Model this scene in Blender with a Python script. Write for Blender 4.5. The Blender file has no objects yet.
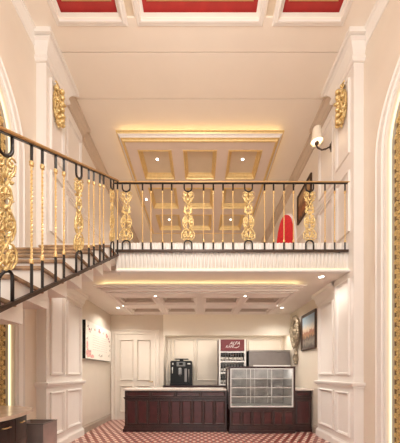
import bpy, bmesh, math, random
from mathutils import Vector
random.seed(7)
PI = math.pi
S = bpy.context.scene
C = S.collection

# ------------------------------------------------------------------ materials
def hexc(h):
    h = h.lstrip('#'); out = []
    for i in (0, 2, 4):
        c = int(h[i:i+2], 16) / 255
        out.append(c / 12.92 if c <= .04045 else ((c + .055) / 1.055) ** 2.4)
    return (*out, 1)

def mat(name, col, rough=.5, metal=0., noise=0., scale=8., bump=0., spec=.5, coat=0.):
    m = bpy.data.materials.new(name); m.use_nodes = True
    nt = m.node_tree; b = nt.nodes['Principled BSDF']
    c = hexc(col) if isinstance(col, str) else (*col, 1)
    b.inputs['Roughness'].default_value = rough
    b.inputs['Metallic'].default_value = metal
    b.inputs['Specular IOR Level'].default_value = spec
    b.inputs['Coat Weight'].default_value = coat
    b.inputs['Base Color'].default_value = c
    if noise or bump:
        tc = nt.nodes.new('ShaderNodeTexCoord')
        n = nt.nodes.new('ShaderNodeTexNoise'); n.inputs['Scale'].default_value = scale
        n.inputs['Detail'].default_value = 4
        nt.links.new(tc.outputs['Object'], n.inputs['Vector'])
        if noise:
            r = nt.nodes.new('ShaderNodeValToRGB')
            r.color_ramp.elements[0].position = .3; r.color_ramp.elements[1].position = .7
            r.color_ramp.elements[0].color = (*[v * (1 - noise) for v in c[:3]], 1)
            r.color_ramp.elements[1].color = (*[min(1, v * (1 + noise)) for v in c[:3]], 1)
            nt.links.new(n.outputs['Fac'], r.inputs['Fac'])
            nt.links.new(r.outputs['Color'], b.inputs['Base Color'])
        if bump:
            bp = nt.nodes.new('ShaderNodeBump'); bp.inputs['Strength'].default_value = bump
            bp.inputs['Distance'].default_value = .01
            nt.links.new(n.outputs['Fac'], bp.inputs['Height'])
            nt.links.new(bp.outputs['Normal'], b.inputs['Normal'])
    return m

def emis(name, col, strength):
    m = bpy.data.materials.new(name); m.use_nodes = True
    nt = m.node_tree; nt.nodes.remove(nt.nodes['Principled BSDF'])
    e = nt.nodes.new('ShaderNodeEmission'); e.inputs['Color'].default_value = (*col, 1)
    e.inputs['Strength'].default_value = strength
    nt.links.new(e.outputs[0], nt.nodes['Material Output'].inputs['Surface'])
    return m

M = {}
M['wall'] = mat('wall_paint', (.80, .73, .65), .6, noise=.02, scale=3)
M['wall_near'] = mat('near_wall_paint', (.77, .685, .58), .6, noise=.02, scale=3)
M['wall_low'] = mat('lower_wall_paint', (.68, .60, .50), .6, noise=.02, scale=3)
M['trim'] = mat('cream_trim', (.83, .785, .735), .45, noise=.015, scale=4)
M['ceil'] = mat('ceiling_paint', (.84, .755, .655), .6, noise=.015, scale=2)
M['tray'] = mat('tray_paint', (.74, .62, .535), .55, noise=.02, scale=4)
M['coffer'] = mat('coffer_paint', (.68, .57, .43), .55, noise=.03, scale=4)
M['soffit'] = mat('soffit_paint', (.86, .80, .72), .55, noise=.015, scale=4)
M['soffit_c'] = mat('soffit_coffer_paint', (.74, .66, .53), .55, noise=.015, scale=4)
M['red'] = mat('red_lacquer', (.46, .04, .035), .45, noise=.1, scale=5)
M['gold'] = mat('polished_gold', (.80, .56, .25), .34, .5, noise=.12, scale=30)
M['gold_paint'] = mat('gilded_molding', (.78, .58, .27), .38, .45, noise=.08, scale=20)
M['gold_relief'] = mat('gold_relief', (.80, .57, .26), .36, .5, noise=.35, scale=40, bump=.4)
M['antique'] = mat('antique_gold', (.30, .235, .16), .45, .35, noise=.45, scale=30, bump=.6)
M['black'] = mat('black_iron', (.018, .014, .013), .4, .3, noise=.1, scale=20)
M['bronze'] = mat('dark_bronze', (.07, .042, .03), .4, .4, noise=.15, scale=20)
M['white'] = mat('white_enamel', (.82, .79, .75), .35, noise=.01, scale=6)
M['cherry'] = mat('cherry_panel', (.062, .013, .014), .33, noise=.25, scale=9, coat=.2)
M['dark_wood'] = mat('dark_mahogany', (.038, .014, .013), .35, noise=.3, scale=9, coat=.2)
M['espresso'] = mat('espresso_wood', (.028, .016, .014), .35, noise=.25, scale=9, coat=.15)
M['counter_top'] = mat('beige_stone', (.68, .60, .53), .25, noise=.10, scale=14)
M['marble_brown'] = mat('brown_marble', (.40, .26, .16), .22, noise=.45, scale=9)
M['marble_light'] = mat('pale_marble', (.70, .56, .45), .2, noise=.15, scale=6)
M['steel'] = mat('brushed_steel', (.42, .39, .37), .32, .85, noise=.06, scale=14)
M['steel_dark'] = mat('grey_steel_door', (.27, .24, .225), .35, .6, noise=.06, scale=8)
M['bin_metal'] = mat('bin_metal', (.60, .50, .47), .32, .6, noise=.08, scale=6)
M['door'] = mat('door_paint', (.74, .67, .58), .5, noise=.02, scale=4)
M['plastic'] = mat('gloss_black', (.010, .010, .010), .35, noise=.1, scale=12, spec=.25)
M['plastic_grey'] = mat('grey_plastic', (.22, .22, .22), .35, noise=.05, scale=12)
M['maroon'] = mat('maroon_header', (.17, .025, .03), .4, noise=.08, scale=12)
M['red_velvet'] = mat('red_velvet', (.62, .012, .02), .7, noise=.15, scale=20)
M['bottle'] = mat('dark_bottle_glass', (.035, .03, .028), .15, noise=.2, scale=20)
M['label'] = mat('bottle_label', (.62, .58, .52), .5, noise=.1, scale=20)
M['niche'] = mat('niche_paint', (.76, .69, .60), .5, noise=.02, scale=4)
M['bulkhead'] = mat('bulkhead_paint', (.90, .83, .70), .55, noise=.01, scale=4)
M['lattice_back'] = mat('lattice_back', (.16, .085, .04), .5, noise=.3, scale=12)
M['case_back'] = mat('case_back_panel', (.46, .42, .385), .3, noise=.25, scale=5)
M['taupe'] = mat('taupe_baseboard', (.40, .32, .25), .45, noise=.05, scale=6)
M['step_shaded'] = mat('painted_shade_step', (.56, .48, .39), .5, noise=.03, scale=6)  # shadow lines of the coffer steps, painted in as darker taupe
M['rail_gold'] = mat('satin_gold_rail', (.60, .38, .17), .35, .6, noise=.1, scale=20)
M['trim_shaded'] = mat('painted_shade_cornice', (.56, .45, .355), .5, noise=.03, scale=6)  # cornice shading put into the colour as a darker taupe
M['canvas'] = mat('cream_print', (.86, .80, .71), .5, noise=.02, scale=6)
M['pink'] = mat('pink_print', (.76, .40, .36), .55, noise=.25, scale=25)
M['rose'] = mat('rose_print', (.42, .13, .15), .55, noise=.2, scale=30)
M['ink'] = mat('grey_print', (.45, .41, .36), .6, noise=.1, scale=30)
M['shade'] = mat('frosted_shade', (.88, .80, .66), .4, noise=.02, scale=10)
M['led'] = emis('warm_led', (1., .80, .45), 3.2)
M['led_soft'] = emis('warm_led_soft', (1., .80, .48), 1.3)
M['led_arch'] = emis('arch_led', (1., .80, .48), 1.2)
M['led_low'] = emis('lower_led', (1., .80, .45), 2.6)
M['lens'] = emis('downlight_lens', (1., .93, .82), 8.)
M['bulb'] = emis('sconce_bulb', (1., .8, .5), 2.)

def glass_mat():
    m = bpy.data.materials.new('clear_glass'); m.use_nodes = True
    nt = m.node_tree; b = nt.nodes['Principled BSDF']
    b.inputs['Base Color'].default_value = (.985, .985, .98, 1)
    b.inputs['Roughness'].default_value = .03
    b.inputs['Transmission Weight'].default_value = 1
    b.inputs['IOR'].default_value = 1.08
    return m
M['glass'] = glass_mat()

def floor_mat():
    m = bpy.data.materials.new('mosaic_tiles'); m.use_nodes = True
    nt = m.node_tree; b = nt.nodes['Principled BSDF']; N = nt.nodes; L = nt.links
    tc = N.new('ShaderNodeTexCoord'); sp = N.new('ShaderNodeSeparateXYZ'); L.new(tc.outputs['Object'], sp.inputs[0])
    def mth(op, a, b_=None):
        n = N.new('ShaderNodeMath'); n.operation = op
        for i, v in enumerate((a, b_)):
            if v is None: continue
            if isinstance(v, (int, float)): n.inputs[i].default_value = v
            else: L.new(v, n.inputs[i])
        return n.outputs[0]
    x = mth('MULTIPLY', sp.outputs[0], 1 / .075); y = mth('MULTIPLY', sp.outputs[1], 1 / .13)
    u = mth('ADD', x, y); v = mth('SUBTRACT', x, y)
    iu = mth('FLOORED_MODULO', mth('FLOOR', u), 2); iv = mth('FLOORED_MODULO', mth('FLOOR', v), 2)
    white = mth('MULTIPLY', iu, iv)
    dark = mth('MULTIPLY', mth('SUBTRACT', 1, iu), mth('SUBTRACT', 1, iv))
    mx = N.new('ShaderNodeMix'); mx.data_type = 'RGBA'
    mx.inputs['A'].default_value = (.36, .085, .06, 1); mx.inputs['B'].default_value = (.80, .68, .58, 1)
    L.new(white, mx.inputs['Factor'])
    m2 = N.new('ShaderNodeMix'); m2.data_type = 'RGBA'; m2.inputs['B'].default_value = (.10, .03, .028, 1)
    L.new(dark, m2.inputs['Factor']); L.new(mx.outputs['Result'], m2.inputs['A'])
    L.new(m2.outputs['Result'], b.inputs['Base Color'])
    b.inputs['Roughness'].default_value = .3
    return m
M['floor'] = floor_mat()

def painting_mat(name, stops, dabs, scale=9):
    """vertical colour bands broken by noise: a painted view"""
    m = bpy.data.materials.new(name); m.use_nodes = True
    nt = m.node_tree; b = nt.nodes['Principled BSDF']; N = nt.nodes; L = nt.links
    tc = N.new('ShaderNodeTexCoord'); sp = N.new('ShaderNodeSeparateXYZ'); L.new(tc.outputs['Generated'], sp.inputs[0])
    n = N.new('ShaderNodeTexNoise'); n.inputs['Scale'].default_value = scale; n.inputs['Detail'].default_value = 6
    L.new(tc.outputs['Generated'], n.inputs['Vector'])
    a = N.new('ShaderNodeMath'); a.operation = 'MULTIPLY_ADD'; a.inputs[1].default_value = dabs
    L.new(n.outputs['Fac'], a.inputs[0]); L.new(sp.outputs[2], a.inputs[2])
    s = N.new('ShaderNodeMath'); s.operation = 'SUBTRACT'; s.inputs[1].default_value = dabs / 2
    L.new(a.outputs[0], s.inputs[0])
    r = N.new('ShaderNodeValToRGB'); cr = r.color_ramp
    while len(cr.elements) < len(stops): cr.elements.new(.5)
    for e, (p, c) in zip(cr.elements, stops): e.position = p; e.color = (*c, 1)
    L.new(s.outputs[0], r.inputs['Fac']); L.new(r.outputs['Color'], b.inputs['Base Color'])
    b.inputs['Roughness'].default_value = .45
    return m
M['town'] = painting_mat('harbour_painting', [(0, (.05, .04, .04)), (.18, (.24, .2, .16)), (.3, (.09, .06, .05)),
        (.38, (.36, .19, .09)), (.48, (.30, .12, .08)), (.56, (.62, .5, .36)), (.75, (.36, .42, .46)), (1, (.22, .33, .42))], .32)
M['autumn'] = painting_mat('autumn_painting', [(0, (.05, .02, .015)), (.25, (.4, .14, .05)), (.5, (.16, .06, .03)),
        (.7, (.5, .3, .14)), (1, (.3, .2, .12))], .6)

# ------------------------------------------------------------------ mesh builder
class MB:
    def __init__(s): s.bm = bmesh.new()
    def face(s, vs, smooth=False):
        try:
            f = s.bm.faces.new(vs); f.smooth = smooth; return f
        except ValueError: return None
    def quad(s, *pts): s.face([s.bm.verts.new(p) for p in pts]); return s
    def box(s, x0, x1, y0, y1, z0, z1, bev=0.):
        x0, x1 = min(x0, x1), max(x0, x1); y0, y1 = min(y0, y1), max(y0, y1); z0, z1 = min(z0, z1), max(z0, z1)
        v = [s.bm.verts.new((x, y, z)) for z in (z0, z1) for y in (y0, y1) for x in (x0, x1)]
        fs = [s.face([v[i] for i in q]) for q in ((0, 2, 3, 1), (4, 5, 7, 6), (0, 1, 5, 4), (2, 6, 7, 3), (0, 4, 6, 2), (1, 3, 7, 5))]
        if bev:
            es = {e for f in fs for e in f.edges}
            bmesh.ops.bevel(s.bm, geom=list(es), offset=bev, segments=2, affect='EDGES', clamp_overlap=True)
        return s
    def hexa(s, bottom, top):
        b = [s.bm.verts.new(p) for p in bottom]; t = [s.bm.verts.new(p) for p in top]; n = len(b)
        s.face(b[::-1]); s.face(t)
        for i in range(n): s.face([b[i], b[(i + 1) % n], t[(i + 1) % n], t[i]])
        return s
    def tube(s, pts, r, n=6, closed=False, caps=True, twist=0.):
        pts = [Vector(p) for p in pts]; k = len(pts); rs = r if isinstance(r, (list, tuple)) else [r] * k
        rings = []; ref = None
        for i, p in enumerate(pts):
            if closed: d = pts[(i + 1) % k] - pts[i - 1]
            else: d = pts[min(i + 1, k - 1)] - pts[max(i - 1, 0)]
            d = d.normalized() if d.length > 1e-9 else Vector((0, 0, 1))
            if ref is None: ref = Vector((0, 0, 1)) if abs(d.z) < .9 else Vector((1, 0, 0))
            u = ref - d * ref.dot(d); u = u.normalized() if u.length > 1e-6 else d.orthogonal().normalized()
            ref = u; w = d.cross(u); ph = twist * i
            rings.append([s.bm.verts.new(p + (u * math.cos(2 * PI * j / n + ph) + w * math.sin(2 * PI * j / n + ph)) * rs[i]) for j in range(n)])
        for i in range(k if closed else k - 1):
            a, b = rings[i], rings[(i + 1) % k]
            for j in range(n): s.face([a[j], a[(j + 1) % n], b[(j + 1) % n], b[j]], n > 4)
        if caps and not closed: s.face(rings[0][::-1]); s.face(rings[-1])
        return s
    def lathe(s, prof, cx=0, cy=0, n=20, fn=None):
        """prof = [(r, z)]; fn maps local (x,y,z)"""
        fn = fn or (lambda x, y, z: (cx + x, cy + y, z)); rings = []
        for r, z in prof:
            if r < 1e-5: rings.append([s.bm.verts.new(fn(0, 0, z))])
            else: rings.append([s.bm.verts.new(fn(r * math.cos(2 * PI * j / n), r * math.sin(2 * PI * j / n), z)) for j in range(n)])
        for a, b in zip(rings, rings[1:]):
            for j in range(n):
                if len(a) == 1 and len(b) == 1: continue
                if len(a) == 1: s.face([a[0], b[j], b[(j + 1) % n]], True)
                elif len(b) == 1: s.face([a[j], b[0], a[(j + 1) % n]], True)
                else: s.face([a[j], a[(j + 1) % n], b[(j + 1) % n], b[j]], True)
        return s
    def ell(s, c, r, n=8, m=6, fn=None):
        prof = [(math.sin(PI * i / m), -math.cos(PI * i / m)) for i in range(m + 1)]
        f = fn or (lambda x, y, z: (x, y, z))
        return s.lathe(prof, n=n, fn=lambda x, y, z: f(c[0] + x * r[0], c[1] + y * r[1], c[2] + z * r[2]))
    def sweep(s, pts, prof, closed, fn, caps=True, smooth=False):
        """pts 2D path; prof = [(offset to the left, height)]; fn(a,b,h) -> 3D"""
        k = len(pts); P = [Vector(p) for p in pts]; rings = []
        for i in range(k):
            if closed or 0 < i < k - 1:
                d1 = (P[i] - P[i - 1]).normalized(); d2 = (P[(i + 1) % k] - P[i]).normalized()
                n1 = Vector((-d1.y, d1.x)); n2 = Vector((-d2.y, d2.x)); m = (n1 + n2) / max(.2, 1 + n1.dot(n2))
            else:
                d = (P[1] - P[0] if i == 0 else P[-1] - P[-2]).normalized(); m = Vector((-d.y, d.x))
            rings.append([s.bm.verts.new(fn(P[i].x + m.x * o, P[i].y + m.y * o, h)) for o, h in prof])
        for i in range(k if closed else k - 1):
            a, b = rings[i], rings[(i + 1) % k]
            for j in range(len(prof) - 1): s.face([a[j], b[j], b[j + 1], a[j + 1]], smooth)
        if caps and not closed: s.face(rings[0]); s.face(rings[-1][::-1])
        return s
    def build(s, name, m, parent=None, loc=None, recalc=True):
        if recalc: bmesh.ops.recalc_face_normals(s.bm, faces=s.bm.faces)
        me = bpy.data.meshes.new(name); s.bm.to_mesh(me); s.bm.free()
        me.materials.append(M[m] if isinstance(m, str) else m)
        o = bpy.data.objects.new(name, me); C.objects.link(o)
        if parent is not None: o.parent = parent
        if loc is not None: o.location = loc
        return o

def tag(o, label, cat=None, group=None, kind=None):
    o['label'] = label
    if cat: o['category'] = cat
    if group: o['group'] = group
    if kind: o['kind'] = kind
    return o
def struct(o, label, cat):
    return tag(o, label, cat, kind='structure')
def empty(name, loc, label, cat, group=None, rz=0):
    o = bpy.data.objects.new(name, None); o.empty_display_size = .1; C.objects.link(o)
    o.location = loc; o.rotation_euler = (0, 0, rz)
    return tag(o, label, cat, group)
def copy_tree(o, parent=None):
    c = o.copy(); C.objects.link(c)
    if parent is not None: c.parent = parent
    for ch in list(o.children): copy_tree(ch, c)
    return c

# plane mappings: (a, b, h) -> world, h rises towards the room
def on_side(s, X): return lambda a, b, h: (s * (X - h), a, b)          # side wall, a=y b=z
def on_back(Y): return lambda a, b, h: (a, Y - h, b)                    # wall facing the camera, a=x b=z
def on_ceiling(Z): return lambda a, b, h: (a, b, Z - h)
def rect(a0, a1, b0, b1): return [(a0, b0), (a1, b0), (a1, b1), (a0, b1)]   # CCW: left = inside
PANEL = [(0, 0), (0, .014), (.008, .02), (.016, .02), (.017, .002), (.024, .002), (.025, .012), (.034, .01), (.04, 0)]
def frame(mb, fn, a0, a1, b0, b1, w=1.15, h=1.7):
    mb.sweep(rect(a0, a1, b0, b1), [(o * w, z * h) for o, z in PANEL], True, fn)

# ------------------------------------------------------------------ levels
ZC, ZL, ZU = 6.6, 2.985, 3.45       # hall ceiling, lower ceiling, upper floor
XW, XN = 2.55, 2.60                  # far side walls, near side walls
YP, YB, YU, YF = 3.97, 7.14, 10., -3.2
XS = -1.37                           # open side of the stair
YR = 4.08                            # balcony railing

# ------------------------------------------------------------------ floors
o = MB().box(-XN, XN, YF, YB + .5, -.1, 0).build('floor', 'floor'); struct(o, 'red, white and dark mosaic tiled ground floor', 'floor')
mb = MB().box(XS, XW, 4.16, YU, ZL + .05, ZU).box(-XW, XS, 4.2, YU, ZL + .05, ZU)
o = mb.build('floor', 'marble_light'); struct(o, 'upper gallery floor behind the balcony railing', 'floor')

# ------------------------------------------------------------------ side walls with arched niches
AC, AR, AZ = 2.42, 1.06, 4.42        # arch centre y, radius, springing height
def arch_pts(r, n=32, z0=0.):
    p = [(AC + r, z0)]
    p += [(AC + r * math.cos(PI * i / n), AZ + r * math.sin(PI * i / n)) for i in range(n + 1)]
    return p + [(AC - r, z0)]
def side_wall(s, name, label):
    mb = MB(); fn = on_side(s, XN); n = 32; R = AR; D = -.11
    q = lambda *ps: mb.quad(*[fn(*p) for p in ps])
    q((YF, 0, 0), (AC - R, 0, 0), (AC - R, ZC, 0), (YF, ZC, 0))
    q((AC + R, 0, 0), (YP, 0, 0), (YP, ZC, 0), (AC + R, ZC, 0))
    arc = [(AC + R * math.cos(PI * i / n), AZ + R * math.sin(PI * i / n)) for i in range(n + 1)]
    for (a, b), (c, d) in zip(arc, arc[1:]): q((a, b, 0), (a, ZC, 0), (c, ZC, 0), (c, d, 0))
    ap = arch_pts(R)
    for (a, b), (c, d) in zip(ap, ap[1:]): q((a, b, 0), (c, d, 0), (c, d, D), (a, b, D))
    for (a, b), (c, d) in zip(arc, arc[1:]): q((a, b, D), (c, d, D), (c, 0, D), (a, 0, D))
    x0, x1 = s * XW, s * (XW + .2)
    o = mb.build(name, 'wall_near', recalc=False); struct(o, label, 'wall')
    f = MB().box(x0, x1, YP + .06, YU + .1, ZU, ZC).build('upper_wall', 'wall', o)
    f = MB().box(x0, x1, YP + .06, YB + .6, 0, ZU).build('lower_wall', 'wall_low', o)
    return o
wl = side_wall(-1, 'wall_left', 'cream left side wall with tall arched niche')
wr = side_wall(1, 'wall_right', 'cream right side wall with tall arched niche')

# arch trims: molding ring, led line, lattice
def arch_trim(s, idx, side):
    fn = on_side(s, XN)
    pts = arch_pts(AR)
    prof = [(0, 0), (0, .03), (-.03, .035), (-.04, .05), (-.07, .05), (-.09, .035), (-.15, .03), (-.17, .045), (-.19, .03), (-.19, 0)]
    o = MB().sweep(pts, prof, False, fn).build('trim_%d' % idx, 'trim')
    struct(o, 'stepped cream molding around the %s arched niche' % side, 'trim')
    MB().sweep(arch_pts(AR - .012), [(0, -.05), (.012, -.05), (.012, -.03), (0, -.03)], False, fn).build('led_strip', 'led_arch', o)
    # lattice of gold rings and petals
    L = MB(); h0 = -.07; st = .075
    inside = lambda a, b, m: (abs(a - AC) < AR - m and b > m and (b < AZ or math.hypot(a - AC, b - AZ) < AR - m))
    row = 0; b = .08
    while b < AZ + AR:
        a = AC - AR + (st / 2 if row % 2 else 0)
        while a < AC + AR:
            if inside(a, b, .07):
                r = st * .5 * random.uniform(.85, 1.12); k = 7
                for (r1, r0) in ((r, r - .010), (r * .52, r * .52 - .008)):
                    vo = []; 
                    for j in range(k):
                        t = 2 * PI * j / k; cc, ss = math.cos(t), math.sin(t)
                        vo.append([L.bm.verts.new(fn(a + cc * rr, b + ss * rr, hh)) for rr, hh in ((r1, h0), (r1, h0 + .015), (r0, h0 + .015), (r0, h0))])
                    for j in range(k):
                        p, q = vo[j], vo[(j + 1) % k]
                        for m in range(3): L.face([p[m], q[m], q[m + 1], p[m + 1]])
                t0 = random.uniform(0, PI)
                for t in (t0, t0 + PI / 2):
                    dx, dz = math.cos(t) * r * .95, math.sin(t) * r * .95; nx, nz = -math.sin(t) * .005, math.cos(t) * .005
                    L.quad(fn(a - dx - nx, b - dz - nz, h0 + .012), fn(a + dx - nx, b + dz - nz, h0 + .012), fn(a + dx + nx, b + dz + nz, h0 + .012), fn(a - dx + nx, b - dz + nz, h0 + .012))
            a += st
        b += st * .87; row += 1
    lo = L.build('lattice_screen', 'gold_relief'); tag(lo, 'gold pierced lattice screen filling the %s arched niche' % side, 'screen')
    backing = MB(); D = -.105
    n = 32; R = AR - .005
    arc = [(AC + R * math.cos(PI * i / n), AZ + R * math.sin(PI * i / n)) for i in range(n + 1)]
    for (a, b), (c, d) in zip(arc, arc[1:]): backing.quad(fn(a, b, D), fn(c, d, D), fn(c, .005, D), fn(a, .005, D))
    backing.build('backing_panel', 'lattice_back', lo)
    return o
arch_trim(-1, 1, 'left'); arch_trim(1, 2, 'right')

# ------------------------------------------------------------------ back walls
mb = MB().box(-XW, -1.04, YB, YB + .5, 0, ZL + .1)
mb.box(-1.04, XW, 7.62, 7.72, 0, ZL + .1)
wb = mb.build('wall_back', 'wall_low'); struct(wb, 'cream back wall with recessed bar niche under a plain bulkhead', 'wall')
mb = MB(); fnb = on_back(7.62)
for a0, a1 in ((-.98, -.86), (-.80, -.16), (-.10, .56), (.62, 1.42), (1.48, 2.48)): frame(mb, fnb, a0, a1, 1.1, 2.36, .8)
mb.build('niche_panelling', 'niche', wb)
MB().box(-1.04, XW, 7.06, 7.62, 2.44, ZL + .1).box(-1.04, XW, 7.06, 7.09, 2.39, 2.44).build('bulkhead', 'bulkhead', wb)
o = MB().box(-XW, XW, YU, YU + .1, ZU, ZC).build('wall_back', 'wall'); struct(o, 'upper gallery end wall far behind the railing', 'wall')

# ------------------------------------------------------------------ main ceiling with red coffers
def holed(mb, X0, X1, Y0, Y1, holes, z):
    xs = sorted({X0, X1, *[h[0] for h in holes], *[h[1] for h in holes]})
    ys = sorted({Y0, Y1, *[h[2] for h in holes], *[h[3] for h in holes]})
    for x0, x1 in zip(xs, xs[1:]):
        for y0, y1 in zip(ys, ys[1:]):
            cx, cy = (x0 + x1) / 2, (y0 + y1) / 2
            if any(h[0] < cx < h[1] and h[2] < cy < h[3] for h in holes): continue
            mb.quad((x0, y0, z), (x0, y1, z), (x1, y1, z), (x1, y0, z))
def coffer_sides(mb, h, z, d):
    x0, x1, y0, y1 = h; P = [(x0, y0), (x1, y0), (x1, y1), (x0, y1)]
    for (a, b), (c, e) in zip(P, P[1:] + P[:1]): mb.quad((a, b, z), (c, e, z), (c, e, z + d), (a, b, z + d))
red_h = [(-2.10, -1.165, 2.0, 3.735), (-.88, .88, 2.0, 3.735), (1.165, 2.10, 2.0, 3.735)]
grooves = [(-2.42, 2.42, y - .007, y + .007) for y in (4.12, 4.82)]
slots = [(-1.085, -.975, 2.0, 3.72), (.975, 1.085, 2.0, 3.72)]
mb = MB(); holed(mb, -XN - .1, XN + .1, YF, YU + .1, red_h + slots + grooves, ZC)
for h in red_h: coffer_sides(mb, h, ZC, .08)
for h in slots: coffer_sides(mb, h, ZC, .03)
for h in grooves:
    coffer_sides(mb, h, ZC, .02); mb.quad((h[0], h[2], ZC + .02), (h[0], h[3], ZC + .02), (h[1], h[3], ZC + .02), (h[1], h[2], ZC + .02))
ce = mb.build('ceiling', 'ceil', recalc=False); struct(ce, 'tall cream hall ceiling with red coffers at the front', 'ceiling')
CROWN = [(0, 0), (0, .03), (-.02, .03), (-.03, .018), (-.06, .016), (-.075, .0)]
for i, h in enumerate(red_h):
    MB().quad((h[0], h[2], ZC + .08), (h[0], h[3], ZC + .08), (h[1], h[3], ZC + .08), (h[1], h[2], ZC + .08)).build('red_coffer_panel', 'red', ce, recalc=False)
    MB().sweep(rect(h[0], h[1], h[2], h[3]), CROWN, True, on_ceiling(ZC)).build('coffer_molding', 'trim', ce)
    MB().sweep(rect(h[0] + .0, h[1], h[2], h[3]), [(0, 0), (.035, 0), (.05, .02), (0, .02)], True, on_ceiling(ZC + .05)).build('coffer_molding', 'trim', ce)
    g = .14
    MB().sweep(rect(h[0] + g - .03, h[1] - g + .03, h[2] + g, h[3] - g), [(0, 0), (0, .02), (.02, .035), (.06, .03), (.07, 0)], True, on_ceiling(ZC + .08)).build('gold_frame', 'gold_paint', ce)
for h in slots:
    MB().quad((h[0], h[2], ZC + .03), (h[0], h[3], ZC + .03), (h[1], h[3], ZC + .03), (h[1], h[2], ZC + .03)).build('beam_panel', 'coffer', ce, recalc=False)

# ------------------------------------------------------------------ cornices and pilasters
BIG = [(0, -.36), (.03, -.36), (.05, -.33), (.05, -.29), (.012, -.288), (.012, -.276), (.028, -.272), (.028, -.25), (.045, -.2), (.09, -.12), (.125, -.1), (.125, -.09), (.09, -.088), (.09, -.078), (.16, -.074), (.16, 0)]
MID = [(0, -.26), (.02, -.26), (.02, -.22), (.04, -.2), (.05, -.14), (.085, -.09), (.10, -.075), (.12, -.07), (.12, 0)]
NEAR = [(0, -.17), (.015, -.17), (.025, -.14), (.06, -.08), (.075, -.05), (.095, -.045), (.095, 0)]
RAIL = [(0, -.05), (.02, -.05), (.025, -.02), (.045, -.01), (.055, .02), (.055, .04), (.03, .045), (0, .045)]
BASE = [(0, 0), (.03, 0), (.03, .12), (.022, .14), (.012, .15), (.008, .17), (0, .17)]
T1, T2 = 2.44, 2.495                 # pilaster faces
Y1, Y2 = 4.56, 5.3
def path(s, pts):                    # (x,y) path on the right wall; left side must face the room
    return [(s * x, y) for x, y in (pts if s > 0 else pts[::-1])]
def zs(prof, z): return [(o, z + h) for o, h in prof]
XYZ = lambda a, b, h: (a, b, h)
def pilaster(s, idx, side):
    mb = MB()
    mb.box(s * T1, s * (XN + .15), YP, Y1, 0, ZC)
    mb.box(s * T2, s * (XN + .15), Y1, Y2, 0, ZC)
    mb.sweep(path(s, [(XN + .04, YP), (T1, YP), (T1, Y1), (T2, Y1)]), zs(BIG, ZC), False, XYZ)
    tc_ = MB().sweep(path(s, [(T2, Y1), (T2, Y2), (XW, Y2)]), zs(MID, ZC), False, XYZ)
    mb.sweep(path(s, [(T2, Y1 + .005), (T2, Y2), (XW, Y2)]), [(o * .8, ZL + .01 + h) for o, h in MID], False, XYZ)
    for z in (1.12,):
        mb.sweep(path(s, [(XN, YP), (T1, YP), (T1, Y1), (T2, Y1), (T2, Y2), (XW, Y2)]), zs(RAIL, z), False, XYZ)
    mb.sweep(path(s, [(T2, Y1), (T2, Y2)]), zs(RAIL, 4.75), False, XYZ)
    mb.sweep(path(s, [(XN, YP), (T1, YP), (T1, Y1), (T2, Y1), (T2, Y2), (XW, Y2)]), BASE, False, XYZ)
    f1, f2 = on_side(s, T1), on_side(s, T2)
    for z0, z1 in ((.27, 1.0), (1.28, 2.86), (3.62, 4.62), (4.9, 6.12)):
        frame(mb, f1, YP + .09, Y1 - .1, z0, z1)
        frame(mb, f2, Y1 + .10, Y2 - .09, z0, min(z1, 2.68) if z1 < 3 else z1)
    o = mb.build('trim_%d' % idx, 'trim'); tc_.build('cornice_molding', 'trim_shaded', o)
    struct(o, 'stepped cream panelled pilaster on the %s wall beside the balcony' % side, 'trim')
    return o
pilaster(-1, 3, 'left'); pilaster(1, 4, 'right')
def cornice(s, idx, side):
    mb = MB()
    mb.sweep(path(s, [(XN, YF), (XN, YP)]), zs(NEAR, ZC), False, XYZ)
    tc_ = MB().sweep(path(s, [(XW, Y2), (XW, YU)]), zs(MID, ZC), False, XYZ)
    o = mb.build('trim_%d' % idx, 'trim'); tc_.build('gallery_cornice', 'trim_shaded', o); struct(o, 'cream cornice along the top of the %s wall' % side, 'trim')
cornice(-1, 5, 'left'); cornice(1, 6, 'right')
for s, side in ((-1, 'left'), (1, 'right')):
    mb = MB()
    p = [(XW, Y2 + .03), (XW, YB)] if s < 0 else [(XW, Y2 + .03), (XW, 5.6)]
    mb.sweep(path(s, p), BASE, False, XYZ)
    if s < 0:
        pass
    o = mb.build('baseboard_' + side, 'taupe'); struct(o, 'cream baseboard at the foot of the %s lower wall' % side, 'baseboard')
    mb = MB().sweep(path(s, [(XW, Y2), (XW, YU)]), zs(RAIL, 4.75), False, XYZ)
    o = mb.build('trim_%d' % (7 if s < 0 else 8), 'trim'); struct(o, 'cream chair rail on the upper %s gallery wall' % side, 'trim')

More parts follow.
